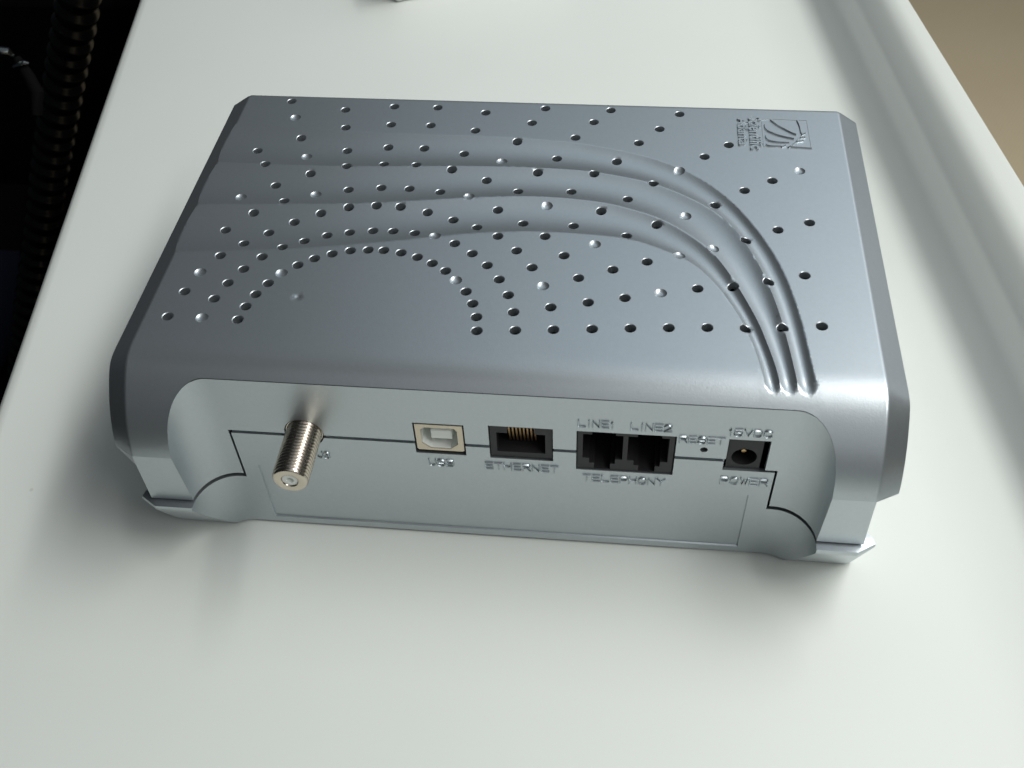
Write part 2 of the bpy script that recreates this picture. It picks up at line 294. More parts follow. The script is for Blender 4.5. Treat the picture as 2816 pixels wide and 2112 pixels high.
# ---------------------------------------------------------------- top cover
GATE = (-54.3, 27.1)
def build_cover(parent):
    XO = WT + BB
    cut = [(x, max(SC, s_at_y(yrec(x)))) for x in ([-EX - EA + 0.0] + list(plan(-u)[0] for u in np.linspace(pu[39], EX, 30)) + list(np.linspace(-EX, EX, 97)) + list(plan(u)[0] for u in np.linspace(EX, pu[39], 30)) + [EX + EA])]
    c2 = [];
    for p in cut:
        if not c2 or abs(p[0] - c2[-1][0]) > 0.02: c2.append(p)
    cut = c2
    RI = 1.2; YB = DB - RI                            # start of the back edge fillet
    fr = [XO, WT + 4, WT + 2, WT + .45, WT, WT - .45] + list(np.arange(WT - 1.4, EX + EA + .3, -1.0))
    outer = [(-x, SC) for x in fr] + [(-EX-EA-0.05, SC)] + cut + [(EX+EA+0.05, SC)] + [(x, SC) for x in fr[::-1]]
    outer += [(XO, s) for s in np.arange(SC + 1, YB - .5, 1.0)] + [(XO, YB)]
    outer += [(x, YB) for x in np.linspace(XO, -XO, 150)[1:-1]]
    outer += [(-XO, YB)] + [(-XO, s) for s in np.arange(SC + 1, YB - .5, 1.0)[::-1]]
    rings = []; lines = []; R = 1.42
    HOLES[:] = [(h[0], min(h[1], 116.4), h[2]) for h in HOLES]
    for (x, y, blind) in HOLES:
        for r in ([R + .16, R] if not blind else [R + .25, R + .02, R * .75, R * .4]):
            rings.append([(x + r * math.cos(a), y + r * math.sin(a)) for a in np.linspace(0, 2*math.pi, 21)[:-1]])
    # bevel border lines follow the waves
    for sx in (-1, 1):
        ss = np.arange(SC + 0.6, YB - 0.3, 0.8); xs = np.full(len(ss), WT)
        for _ in range(4): xs = WT + groove(np.stack([sx * xs, ss], 1)) * BB / BZ
        for off in (-0.45, 0.0, 0.45): lines.append([(sx * (x + off), s) for x, s in zip(xs, ss)])
    hc = np.array([(h[0], h[1]) for h in HOLES])
    # crease lines, broken where a hole interrupts them
    def offset(L, d):
        L = np.array(L); t = np.gradient(L, axis=0); t /= np.hypot(*t.T)[:, None]; return [tuple(q) for q in L + np.stack([-t[:, 1], t[:, 0]], 1) * d]
    CL = [(L, 0.0) for L in CR] + [(offset(L, d), d) for L in CR for d in (-.38, .38)]
    for L, dd_ in CL:
        cur = []
        for p in resample(L, 1.0):
            if dd_ and p[0] < 0:
                continue
            ok = abs(p[0]) < WT - 0.8 and p[1] > 6.6 and np.min(np.hypot(*(hc - p).T)) > R + .6
            if ok: cur.append(p)
            else:
                if len(cur) > 1: lines.append(cur)
                cur = []
        if len(cur) > 1: lines.append(cur)
    for i in range(3):
        A = np.array([np.interp(-6.3, [-q[1] for q in CR[i][-12:]], [q[0] for q in CR[i][-12:]]), 6.3]); Bq = np.array([np.interp(-6.3, [-q[1] for q in CR[i+1][-12:]], [q[0] for q in CR[i+1][-12:]]), 6.3])
        mid = (A + Bq) / 2; q0 = np.array(CR[i][-4]); q1 = np.array(CR[i][-1]); dv = (q1 - q0) / abs(q1[1] - q0[1]) * 3.6
        lines.append([tuple(mid + (A - mid) * math.cos(a) + dv * math.sin(a)) for a in np.linspace(0.0, math.pi, 19)])
        lines.append([tuple(mid + .6 * (A - mid) * math.cos(a) + .6 * dv * math.sin(a)) for a in np.linspace(0.0, math.pi, 13)])
    gx, gy = GATE
    for r in (1.0, .65, .3): rings.append([(gx + r * math.cos(a), gy + r * math.sin(a)) for a in np.linspace(0, 2*math.pi, 13)[:-1]])
    pts = []
    def grid(x0, x1, y0, y1, st):
        X, Y = np.meshgrid(np.arange(x0, x1, st), np.arange(y0, y1, st)); X = X + (np.arange(X.shape[0])[:, None] % 2) * st / 2
        return np.stack([X.ravel(), Y.ravel()], 1)
    G = grid(-98, 98, SC + .5, YB - .4, 1.5)
    F1 = grid(-95, 78, 0.6, 105, 0.75); sd0 = signed(F1, CR[0]); sd3 = signed(F1, CR[3])
    F1 = F1[(sd0 < 1.5) & (sd3 > -1.5)]
    F2 = F1[F1[:, 0] > 40] + np.array([0.37, 0.37])
    sdg0 = signed(G, CR[0]); sdg3 = signed(G, CR[3]); G = G[~((sdg0 < 1.0) & (sdg3 > -1.0) & (G[:, 1] > 0.6) & (G[:, 0] > -94))]
    P = np.vstack([G, F1, F2])
    sc_x = np.interp(P[:, 0], [c[0] for c in cut], [c[1] for c in cut], left=SC, right=SC)
    P = P[P[:, 1] > sc_x + 0.5]
    P = P[(np.abs(P[:, 0]) < XO - .5)]
    dmin = np.min(np.hypot(P[:, None, 0] - hc[None, :, 0], P[:, None, 1] - hc[None, :, 1]), 1)
    P = P[dmin > R + .45]
    keep = np.ones(len(P), bool)
    for l in lines:
        a = np.array(l); bb = (P[:, 0] > a[:, 0].min() - 1) & (P[:, 0] < a[:, 0].max() + 1) & (P[:, 1] > a[:, 1].min() - 1) & (P[:, 1] < a[:, 1].max() + 1)
        idx = np.where(bb & keep)[0]
        for k in range(0, len(idx), 4000):
            q = idx[k:k+4000]; d = np.min(np.hypot(P[q][:, None, 0] - a[None, :, 0], P[q][:, None, 1] - a[None, :, 1]), 1); keep[q[d < 0.34]] = False
    P = P[keep]
    vo, F = cdt(outer, [], list(P) , [r + [r[0]] for r in rings] + lines)
    # remove the lids of the through holes
    cen = np.array([vo[list(f)].mean(0) for f in F])
    th = np.array([(h[0], h[1]) for h in HOLES if not h[2]])
    dm = np.min(np.hypot(cen[:, None, 0] - th[None, :, 0], cen[:, None, 1] - th[None, :, 1]), 1)
    F = [f for f, d in zip(F, dm) if d > R * 0.98]
    used = sorted(set(i for f in F for i in f)); mp = {a: i for i, a in enumerate(used)}
    vo = vo[used]; F = [tuple(mp[i] for i in f) for f in F]
    dz = disp(vo)
    for (x, y, blind) in HOLES:
        r = np.hypot(vo[:, 0] - x, vo[:, 1] - y)
        if blind:
            m = r < R + .26; dz[m] += 0.53 * np.clip(1 - (r[m] / (R + .25)) ** 3, 0, 1)
            dz[(r < R * .9)] += 0.0
        else:
            dz[np.abs(r - R) < .05] += 0.12
    rg = np.hypot(vo[:, 0] - gx, vo[:, 1] - gy); dz += 0.22 * np.clip(1 - (rg / 1.0) ** 2, 0, 1)
    y, z, ny, nz = prof(vo[:, 1])
    V = np.stack([vo[:, 0], y - ny * dz, z - nz * dz], 1)
    V = [tuple(v) for v in V]; F = list(F)
    # hole walls: boundary edges near through holes pulled down 2.4 mm
    cnt = {}
    for f in F:
        for i in range(len(f)):
            e = (f[i], f[(i + 1) % len(f)]); cnt[e] = 1
    bound = [e for e in cnt if (e[1], e[0]) not in cnt]
    inner = {}
    def low(i):
        if i not in inner:
            k = int(np.argmin(np.hypot(*(th - vo[i]).T))); cx, cy = th[k]
            yy, zz, _, _ = prof(vo[i][1]); inner[i] = len(V)
            V.append((cx + (V[i][0]-cx)*.93, V[i][1] - .07*(V[i][1]-cy), min(V[i][2], H) - 2.3))
        return inner[i]
    backs = []
    for a, b2 in bound:
        if np.min(np.hypot(*(th - vo[a]).T)) < R * 1.1 and np.min(np.hypot(*(th - vo[b2]).T)) < R * 1.1:
            F.append((b2, a, low(a), low(b2)))
        elif abs(vo[a][1] - YB) < 1e-3 and abs(vo[b2][1] - YB) < 1e-3: backs.append((a, b2))
    # back edge fillet and back wall
    mp2 = {}
    def ring(i):
        if i not in mp2:
            x0, y0, z0 = V[i]; ids = [i]
            for a in (22, 45, 68, 90):
                a = math.radians(a); ids.append(len(V)); V.append((x0, YB + RI * math.sin(a), z0 - RI * (1 - math.cos(a))))
            ids.append(len(V)); V.append((max(-94.2, min(94.2, x0)) if abs(x0) > 94.2 else x0, DB, 38.2 if abs(x0) > 94.2 else 38.2)); ids.append(len(V)); V.append((max(-94.2, min(94.2, x0)), DB, 22.7)); mp2[i] = ids
        return mp2[i]
    for a, b2 in backs:
        A, Bq = ring(a), ring(b2)
        for k in range(len(A) - 1): F.append((Bq[k], A[k], A[k+1], Bq[k+1]))
    # side walls of the wings: x = +-98.6 down to z 41.5, chamfer in to the lower wall, lower wall down to the seam
    for sx in (-1, 1):
        e = sorted([i for i in range(len(vo)) if abs(abs(vo[i][0]) - XO) < 1e-3 and vo[i][0] * sx > 0], key=lambda i: vo[i][1])
        prev = None
        for i in e:
            x0, y0, z0 = V[i]
            ids = [i]
            for (xx, zz) in ((sx*XO, min(41.6, z0-.2)), (sx*94.3, 38.2), (sx*94.0, 22.7)): ids.append(len(V)); V.append((xx, max(y0, -7.6) if zz > 30 else max(y0, -9.6) , zz))
            if prev:
                for k in range(3): F.append((prev[k], prev[k+1], ids[k+1], ids[k]) if sx < 0 else (ids[k], ids[k+1], prev[k+1], prev[k]))
            else: first = ids
            prev = ids
        # front facet of the post, leaning back a little towards the foot
        n = 10; L = len(V)
        for k in range(n + 1):
            t = k / n; yy = Y_C + t * (-9.8 - Y_C); zz = ZC + t * (22.7 - ZC)
            V.append((sx * x_of_y(yy), yy, zz)); V.append((sx * (WT + .1 + 1.3 * t), yy, zz))
        for k in range(n):
            q = (L+2*k, L+2*k+2, L+2*k+3, L+2*k+1); F.append(q if sx > 0 else q[::-1])
        # closing pieces between facet, bevel end and lower side wall (own vertices, so that edges stay crisp)
        L2_ = len(V); V += [V[L + 1], V[L + 5], V[L + 2 * n + 1]] + [V[q] for q in first]; fq = list(range(L2_ + 3, L2_ + 3 + len(first)))
        e0, m5, last = L2_, L2_ + 1, L2_ + 2
        F.append((e0, fq[0], fq[1]) if sx > 0 else (fq[1], fq[0], e0))
        F.append((e0, fq[1], fq[2], m5) if sx > 0 else (m5, fq[2], fq[1], e0))
        F.append((m5, fq[2], fq[3], last) if sx > 0 else (last, fq[3], fq[2], m5))
        # thickness of the post's lower edge
        a0, a1 = L + 2*n, L + 2*n + 1; b0 = len(V)
        V.append((V[a0][0], V[a0][1] + 3, V[a0][2])); V.append((V[a1][0], V[a1][1] + 3, V[a1][2])); F.append((a0, b0, b0 + 1, a1) if sx > 0 else (a1, b0+1, b0, a0))
    o = from_py('top_cover', V, F, M_SILVER, parent, sharp=33)
    return o

def build_sheet(name, parent, outer, holes, lines, depth, mat, step=2.0, zfun=None, back=1.3):
    """sheet over (u, z) bent along the plan curve; open borders get real thickness"""
    o = np.array(outer); X, Y = np.meshgrid(np.arange(o[:, 0].min(), o[:, 0].max(), step), np.arange(o[:, 1].min(), o[:, 1].max(), step))
    P = np.stack([X.ravel(), Y.ravel()], 1)
    m = inside_poly(P, outer) & (dist_poly(P, outer) > step * .35)
    for h in holes: m &= (~inside_poly(P, h)) & (dist_poly(P, h) > step * .3)
    for l in lines: m &= dist_poly(P, l, False) > .25
    vo, F = cdt(outer, holes, list(P[m]), lines)
    used = sorted(set(i for f in F for i in f)); mp = {a: i for i, a in enumerate(used)}
    vo = vo[used]; F = [tuple(mp[i] for i in f) for f in F]
    V = []
    for u, z in vo:
        x, y = plan(u); V.append((x, y + (depth(u, z) if depth else 0), z))
    edges = {}
    for f in F:
        for i in range(3): edges[(f[i], f[(i+1) % 3])] = 1
    inn = {}
    def low(i):
        if i not in inner_ids:
            u = vo[i][0]; x, y = plan(u)
            if abs(u) > EX:
                x2, y2 = plan(u + .05); x1, y1 = plan(u - .05); tx, ty = x2-x1, y2-y1; l = math.hypot(tx, ty); nx, ny = -ty/l, tx/l
            else: nx, ny = 0, 1
            inner_ids[i] = len(V); V.append((V[i][0] + nx*back, V[i][1] + ny*back, V[i][2]))
        return inner_ids[i]
    inner_ids = {}
    for (a, b2) in [e for e in edges if (e[1], e[0]) not in edges]: F.append((b2, a, low(a), low(b2)))
    return from_py(name, V, F, mat, parent, sharp=30)

# ================================================================= the modem
modem = thing('cable_modem', 'silver cable modem with perforated wave-moulded lid lying on the white desk, ports facing the viewer', 'modem')
build_cover(modem)

COAX = (-50.4, 42.2)
def seg(a, b2, st):
    n = max(2, int(math.hypot(b2[0]-a[0], b2[1]-a[1]) / st) + 1)
    return [(a[0] + (b2[0]-a[0])*t, a[1] + (b2[1]-a[1])*t) for t in np.linspace(0, 1, n)]
def path(*pts, st=1.5):
    o = []
    for a, b2 in zip(pts, pts[1:]): o += seg(a, b2, st)[:-1]
    return o + [pts[-1]]
def arc_pts(cx, cz, r, a0, a1, n=20): return [(cx + r*math.cos(math.radians(a)), cz + r*math.sin(math.radians(a))) for a in np.linspace(a0, a1, n)]
ZU, ZL = 41.75, 40.6                                # seam between upper and lower panel
# roll cut: z of the cover at the plan curve
def zroll(y): return float(np.interp(-y, -pr[:, 0], pr[:, 1]))
uF = u_of_y(-9.8); uC = u_of_y(Y_C)
top = [(u, zroll(plan(u)[1]) - (.3 if abs(u) < EX + 4 else .16)) for u in list(np.linspace(uC, EX, 34)) + list(np.linspace(EX, -EX, 120))[1:-1] + list(-np.linspace(EX, uC, 34))]
right = [(u_of_y(-9.8 + (Y_C + 9.8) * t), 23.1 + (ZC - 23.1) * t) for t in np.linspace(0, 1, 12)][:-1]
left = [(-u, z) for u, z in right[::-1]]
aC = math.degrees(math.asin((ZU - COAX[1]) / 5.2))
bot = path((-uF, 23.1), (-70.9, 23.1))[1:] + [( -70.9, 30), (-70.9, ZU)]
bot += path((-70.9, ZU), (COAX[0] - 5.2 * math.cos(math.radians(aC)), ZU))[1:-1] + arc_pts(*COAX, 5.2, 180 - aC, aC, 24)
bot += path((COAX[0] + 5.3, ZU), (-21.3, ZU), (-21.3, 49.0), (-8.2, 49.0), (-8.2, ZU), (-2.0, ZU), (-2.0, 49.5), (14.3, 49.5), (14.3, ZU), (20.2, ZU), (20.2, 49.4), (44.95, 49.4), (44.95, ZU),
            (57.6, ZU), (57.6, 49.6), (67.75, 49.6), (67.75, 38.1), (70.9, 38.1), (70.9, 23.1), (uF, 23.1), st=2)[1:-1]
build_sheet('upper_panel', modem, bot + right + top[0:] + left[0:], [circle(51.9, 44.9, 0.95, 20)], [], None, M_SILVER)
# lower panel with the shallow label pocket, part of the bottom case
zs = lambda y: 1.0 if y > -1.7 else 1.0 + (-1.7 - y) / 10.1 * 19.3
uL = u_of_y(-11.8)
def pocket(u, z): return 0.45 if (-65.95 < u < 65.05 and 3.35 < z < 27.15) else 0.0
pk = [(-66.0, 3.3), (65.1, 3.3), (65.1, 27.2), (-66.0, 27.2)]
pkl = lambda d: path((-66.0 - d, 3.3 - d), (65.1 + d, 3.3 - d), (65.1 + d, 27.2 + d), (-66.0 - d, 27.2 + d), (-66.0 - d, 3.3 - d), st=3)
lo = [(u, zs(plan(u)[1])) for u in list(-np.linspace(uL, EX, 44)) + list(np.linspace(-EX, EX, 100))[1:-1] + list(np.linspace(EX, uL, 44))]
lo += [(uL, 21.7)] + path((uL, 21.7), (70.3, 21.7))[1:] + path((70.3, 21.7), (70.3, 37.3), (57.2, 37.3), (57.2, ZL), (44.95, ZL), (44.95, 33.9), (20.2, 33.9), (20.2, ZL), (14.3, ZL), (14.3, 36.6), (-2.0, 36.6), (-2.0, ZL),
      (-8.2, ZL), (-8.2, 36.9), (-21.4, 36.9), (-21.4, ZL), (COAX[0] + 5.25, ZL), st=2)[1:-1]
aC2 = math.degrees(math.asin((ZL - COAX[1]) / 5.2))
lo += arc_pts(*COAX, 5.2, aC2, -180 - aC2, 30) + path((COAX[0] - 5.3, ZL), (-70.3, ZL), (-70.3, 21.7), (-uL, 21.7))[1:]
build_sheet('lower_panel', modem, lo, [], [pkl(0.0), pkl(-0.22)], pocket, M_SILVER)
# lips behind the seam, visible inside the gap
for q in ((-70.3, -55.8, 1.0, 2.0, 39.5, 41.2), (-45, -21.6, 1.0, 2.0, 39.5, 41.2), (-8, -2.2, 1.0, 2.0, 39.5, 41.2), (14.5, 20, 1.0, 2.0, 39.5, 41.2), (45.2, 57.4, 1.0, 2.0, 39.5, 41.2)):
    bb = B(); bb.box(*q); bb.obj('seam_lip', M_SILVER, modem)

# bottom case: side walls, back and the two flared feet
bb = B()
for sx in (-1, 1):
    W = []
    lev = [(22.0, 0), (21.7, 1), (20.2, 1), (1.0, 2)]
    def outline(z, kind):
        if kind == 0: pts = [(EX+EA, -9.4), (93.2, -9.4), (94.0, -8.6), (93.9, -6), (93.9, DB - 1)]
        elif kind == 1: pts = [(EX+EA, -11.8), (92.6, -11.8), (97.2, -8.9), (96.9, -7.0), (94.0, -4.5)]
        else: pts = [(x_of_y(-1.7), -1.7), (94.6, -1.7), (96.6, -0.6), (96.4, 1.5), (94.0, 4.0)]
        return pts
    n = 14
    V = []; F = []
    rows = []
    # ledge top
    L0 = [(EX+EA, -8.5, 22.0), (92.9, -8.5, 22.0), (93.6, -7.6, 22.0), (93.6, -6.6, 22.0), (93.4, -4.0, 22.0)]
    L1 = [(x, y, 21.75) for x, y in outline(0, 1)]
    L2 = [(EX+EA, -11.9, 21.2)] + [(x + (.12 if k > 1 else 0), y - (.1 if k < 3 else 0), 21.2) for k, (x, y) in enumerate(outline(0, 1))][1:]
    L3 = [(x, y, 20.2) for x, y in outline(0, 1)]
    rows = [L0, L1, L2, L3]
    for k in range(1, n + 1):
        t = k / n; yy = -11.8 + 10.1 * t; zz = 20.2 - 19.2 * t
        a = outline(0, 1); c = outline(0, 2)
        rows.append([(x_of_y(yy), yy, zz)] + [(a[j][0]*(1-t)+c[j][0]*t, a[j][1]*(1-t)+c[j][1]*t, zz) for j in range(1, 5)])
    rows.append([(min(x, 93.0), max(y, 4), 1.0) for x, y, z in rows[-1]])
    for r in rows: V += [(sx*x, y, z) for x, y, z in r]
    for i in range(len(rows) - 1):
        for j in range(4):
            q = (i*5+j, (i+1)*5+j, (i+1)*5+j+1, i*5+j+1); F.append(q if sx > 0 else q[::-1])
    bb.add(V, F)
    V = [(sx*93.7, -6, 22.0), (sx*93.7, DB, 22.0), (sx*93.0, DB, 1.0), (sx*93.0, 1, 1.0), (sx*86, -6, 22.0), (sx*86, DB, 22.0)]
    bb.add(V, [(0, 1, 2, 3), (0, 4, 5, 1)])
bb.add([(-93, DB, 1), (93, DB, 1), (93.7, DB, 22), (-93.7, DB, 22)], [(0, 1, 2, 3)])
bb.add([(-93, 0.4, 1), (93, 0.4, 1), (93, DB, 1), (-93, DB, 1)], [(0, 3, 2, 1)])
bb.obj('bottom_case', M_SILVER, modem, sharp=30)
for (fx, fy) in ((-80, 14), (80, 14), (-80, 108), (80, 108)):
    bb = B(); V, F = lathe([(0.01, 0), (5, 0), (5.4, 0.2), (5.4, 1.1)], 0, 0, 24)
    bb.add([(fx + x, fy + z, y) for x, y, z in V], F); bb.obj('rubber_foot', M_BLACKPL, modem)
# added dark box: keeps the hollow inside black below vents and behind ports
bb = B(); bb.box(-90, 90, 16, 116, 8, 54); bb.obj('dark_filler', M_DARK, modem)

# ---------------------------------------------------------------- coaxial connector
cx, cz = COAX
coax = thing('coax_connector', '', ''); del coax['label'], coax['category']; coax.parent = modem
prof_c = [(4.85, 3.0), (4.85, 0.35), (4.5, 0.3)]
y = 0.2; pitch = 1.0; k = 0
while y > -14.7:
    ph = k % 8; r = 4.34 + 0.3 * abs(1 - ph / 4) ** 0.8; prof_c.append((r, y)); y -= pitch / 8; k += 1
prof_c += [(4.45, -14.9), (4.35, -15.25), (4.1, -15.5), (3.9, -15.55), (2.3, -15.55), (2.15, -15.45), (2.1, -12)]
V, F = lathe(prof_c, cx, cz, 72); from_py('threaded_barrel', V, F, M_NICKEL, coax, sharp=60)
V, F = lathe([(2.05, -14.0), (2.0, -15.2), (1.9, -15.3), (1.05, -15.3), (0.9, -15.0), (0.85, -11.5), (0.01, -11.4)], cx, cz, 40); from_py('insulator', V, F, M_WHITEPL, coax)
V, F = lathe([(5.15, 2.0), (4.8, 2.0)], cx, cz, 40); bb = B(); bb.add(V, F); bb.prism(circle(cx, cz, 7, 24), 2.2, 2.6); bb.obj('mounting_collar', M_DARK, coax)

# ---------------------------------------------------------------- USB port
usb = thing('usb_port', '', ''); del usb['label'], usb['category']; usb.parent = modem
def plate(name, outer, holes, y0, th, mat, parent, bev=0.0):
    vo, F = cdt(outer, holes, [])
    bb = B(); n = len(vo); V = [(x, y0, z) for x, z in vo]; FF = [f for f in F]
    bb.add(V, FF)
    for h in [outer] + list(holes):
        m = len(h); bb.add([(x, y0, z) for x, z in h] + [(x, y0 + th, z) for x, z in h], [(i, i + m, (i+1) % m + m, (i+1) % m) for i in range(m)])
    o = bb.obj(name, mat, parent); return o
oct_ = [(-18.5, 47.2), (-10.8, 47.2), (-10.1, 46.2), (-10.1, 40.9), (-12.3, 38.9), (-17.3, 38.9), (-19.5, 40.9), (-19.5, 46.2)]
so = [(-20.9, 38.6), (-20.5, 38.2), (-9.1, 38.2), (-8.65, 38.6), (-8.65, 48.3), (-20.9, 48.3)]
plate('metal_shell', so, [oct_], 0.15, 0.35, M_SHELL, usb)
bb = B(); bb.tube(oct_[::-1], 0.5, 9.0); bb.prism(oct_, 8.8, 9.2); bb.obj('insulator_well', M_WHITEPL, usb)
bb = B(); bb.box(-17.2, -11.7, 1.3, 9.0, 41.6, 44.9); bb.obj('contact_tongue', M_WHITEPL, usb, bevel=0.2)
bb = B(); bb.prism([(-21.8, 36.4), (-7.8, 36.4), (-7.8, 49.5), (-21.8, 49.5)], 10.0, 11.5); bb.tube([(-21.0, 38.1), (-8.5, 38.1), (-8.5, 48.4), (-21.0, 48.4)], 0.5, 11); bb.obj('housing', M_DARK, usb)

# ---------------------------------------------------------------- ethernet port
eth = thing('ethernet_port', '', ''); del eth['label'], eth['category']; eth.parent = modem
eo = [(-1.75, 36.9), (14.0, 36.9), (14.0, 49.2), (-1.75, 49.2)]
ec = [(-0.1, 38.9), (12.3, 38.9), (12.3, 46.4), (9.6, 46.4), (9.6, 48.7), (2.7, 48.7), (2.7, 46.4), (-0.1, 46.4)]
plate('housing', eo, [ec], 0.5, 12, M_BLACKPL, eth)
bb = B(); bb.prism(ec, 12, 12.5); bb.obj('back_wall', M_DARK, eth)
pinm = None
for k in range(8):
    x = 3.0 + k * 0.94
    if pinm is None:
        V = []; pts = [(1.6, 47.6), (2.4, 44.0), (3.6, 40.2), (4.0, 39.5)]
        for (yy, zz) in pts: V += [(-.2, yy, zz), (.2, yy, zz), (.2, yy + .3, zz + .3), (-.2, yy + .3, zz + .3)]
        F = [(0, 3, 2, 1), (12, 13, 14, 15)]
        for i in range(3):
            for j in range(4): a = i*4+j; c = i*4+(j+1) % 4; F.append((a, c, c+4, a+4))
        o = from_py('contact_pin', V, F, M_GOLD, eth); pinm = o
    else: o = pinm.copy(); col.objects.link(o); o.parent = eth
    o.location = (x * S, 0, 0)

# ---------------------------------------------------------------- telephone jacks
tel = thing('telephone_jack', '', ''); del tel['label'], tel['category']; tel.parent = modem
def rj11(x0, x1):
    w = x1 - x0
    return [(x0+3.0, 34.3), (x1-3.0, 34.3), (x1-3.0, 36.5), (x1-1.8, 36.5), (x1-1.8, 38.4), (x1, 38.4), (x1, 47.9), (x1-1.9, 47.9), (x1-1.9, 49.0), (x0+2.3, 49.0), (x0+2.3, 47.9), (x0, 47.9), (x0, 38.4), (x0+1.7, 38.4), (x0+1.7, 36.5), (x0+3.0, 36.5)]
to = [(20.45, 34.1), (44.6, 34.1), (44.6, 49.15), (20.45, 49.15)]
ca, cb = rj11(21.8, 31.9), rj11(33.1, 43.3)
plate('housing', to, [ca, cb], 0.4, 13, M_BLACKPL, tel)
bb = B(); bb.prism(to, 13.1, 13.6); bb.obj('back_wall', M_DARK, tel)

# ---------------------------------------------------------------- power jack
jack = thing('power_jack', '', ''); del jack['label'], jack['category']; jack.parent = modem
jo = [(57.9, 37.5), (66.3, 37.5), (66.3, 48.9), (57.9, 48.9)]
jc = circle(62.1, 42.0, 3.15, 36)
plate('housing', jo, [jc], 0.8, 9, M_BLACKPL, jack)
bb = B(); bb.prism(jc[::-1], 9.6, 10); bb.prism([(57, 36.6), (69, 36.6), (69, 50.4), (57, 50.4)], 10.5, 11); bb.obj('back_wall', M_DARK, jack)
V, F = lathe([(0.01, 2.6), (0.6, 2.7), (0.95, 3.2), (1.0, 9.5)], 62.1, 42.0, 24); from_py('centre_pin', V, F, M_GOLD, jack)
bb = B(); bb.prism(circle(51.9, 44.9, 2.2, 20), 3.0, 3.3); bb.obj('reset_button', M_DARK, modem)

# ---------------------------------------------------------------- raised lettering
def text_mesh(s, spacing=1.15, bold=0.0):
    c = bpy.data.curves.new('t', 'FONT'); c.body = s; c.size = 1; c.space_character = spacing; c.extrude = 0.0; c.resolution_u = 3; c.offset = bold
    o = bpy.data.objects.new('t', c); col.objects.link(o)
    dg = bpy.context.evaluated_depsgraph_get(); me = bpy.data.meshes.new_from_object(o.evaluated_get(dg)); bpy.data.objects.remove(o)
    return me
def lettering(s, fx, name, parent, height, w0, w1, spacing=1.15, bold=0.0):
    """fx(u, v, h): u along the text 0..1, v up 0..1, h height above the surface in mm"""
    me = text_mesh(s, spacing, bold); bm = bmesh.new(); bm.from_mesh(me)
    bmesh.ops.remove_doubles(bm, verts=bm.verts, dist=1e-5)
    r = bmesh.ops.extrude_face_region(bm, geom=bm.faces[:]); up = [v for v in r['geom'] if isinstance(v, bmesh.types.BMVert)]
    xs = [v.co.x for v in bm.verts]; ys = [v.co.y for v in bm.verts]; x0, x1, y0, y1 = min(xs), max(xs), min(ys), max(ys)
    for v in bm.verts: v.co.z = -0.15
    for v in up: v.co.z = height
    for v in bm.verts: v.co = Vector(fx((v.co.x-x0)/(x1-x0), (v.co.y-y0)/(y1-y0), v.co.z)) * S
    bmesh.ops.recalc_face_normals(bm, faces=bm.faces[:])
    me2 = bpy.data.meshes.new(name); bm.to_mesh(me2); bm.free()
    o = link(name, me2, M_SILVER, parent, 30)
    md = o.modifiers.new('bevel', 'BEVEL'); md.width = 0.15 * S; md.segments = 3; md.limit_method = 'ANGLE'; md.angle_limit = math.radians(50)
    return o
GLYPH = {
 'E': [[(1,0),(0,0),(0,1),(1,1)],[(0,.5),(.92,.5)]], 'T': [[(0,1),(1,1)],[(.5,1),(.5,0)]], 'H': [[(0,0),(0,1)],[(1,0),(1,1)],[(0,.5),(1,.5)]],
 'R': [[(0,0),(0,1),(.8,1),(1,.88),(1,.62),(.8,.48),(0,.48)],[(.55,.48),(1,0)]], 'N': [[(0,0),(0,1),(1,0),(1,1)]], 'L': [[(0,1),(0,0),(1,0)]], 'I': [[(.5,0),(.5,1)]],
 'P': [[(0,0),(0,1),(.8,1),(1,.88),(1,.58),(.8,.45),(0,.45)]], 'O': [[(.22,0),(0,.2),(0,.8),(.22,1),(.78,1),(1,.8),(1,.2),(.78,0),(.22,0)]], 'Y': [[(0,1),(.5,.5),(1,1)],[(.5,.5),(.5,0)]],
 'S': [[(1,.86),(.8,1),(.2,1),(0,.86),(0,.62),(.2,.5),(.8,.5),(1,.38),(1,.14),(.8,0),(.2,0),(0,.14)]], 'W': [[(0,1),(.25,0),(.5,.85),(.75,0),(1,1)]], 'V': [[(0,1),(.5,0),(1,1)]],
 'D': [[(0,0),(0,1),(.7,1),(1,.75),(1,.25),(.7,0),(0,0)]], 'C': [[(1,.82),(.78,1),(.22,1),(0,.8),(0,.2),(.22,0),(.78,0),(1,.18)]], 'U': [[(0,1),(0,.2),(.22,0),(.78,0),(1,.2),(1,1)]],
 'B': [[(0,0),(0,1),(.8,1),(1,.88),(1,.64),(.8,.52),(0,.52)],[(.8,.52),(1,.38),(1,.12),(.8,0),(0,0)]], 'J': [[(.9,1),(.9,.2),(.7,0),(.2,0),(0,.2)]], '1': [[(.25,.8),(.6,1),(.6,0)]],
 '2': [[(0,.82),(.22,1),(.78,1),(1,.82),(1,.66),(0,0),(1,0)]], '3': [[(0,.88),(.2,1),(.8,1),(1,.86),(1,.64),(.8,.52),(.35,.52)],[(.8,.52),(1,.38),(1,.14),(.8,0),(.2,0),(0,.12)]],
 '5': [[(1,1),(.06,1),(0,.55),(.75,.6),(1,.42),(1,.16),(.78,0),(.2,0),(0,.14)]]}
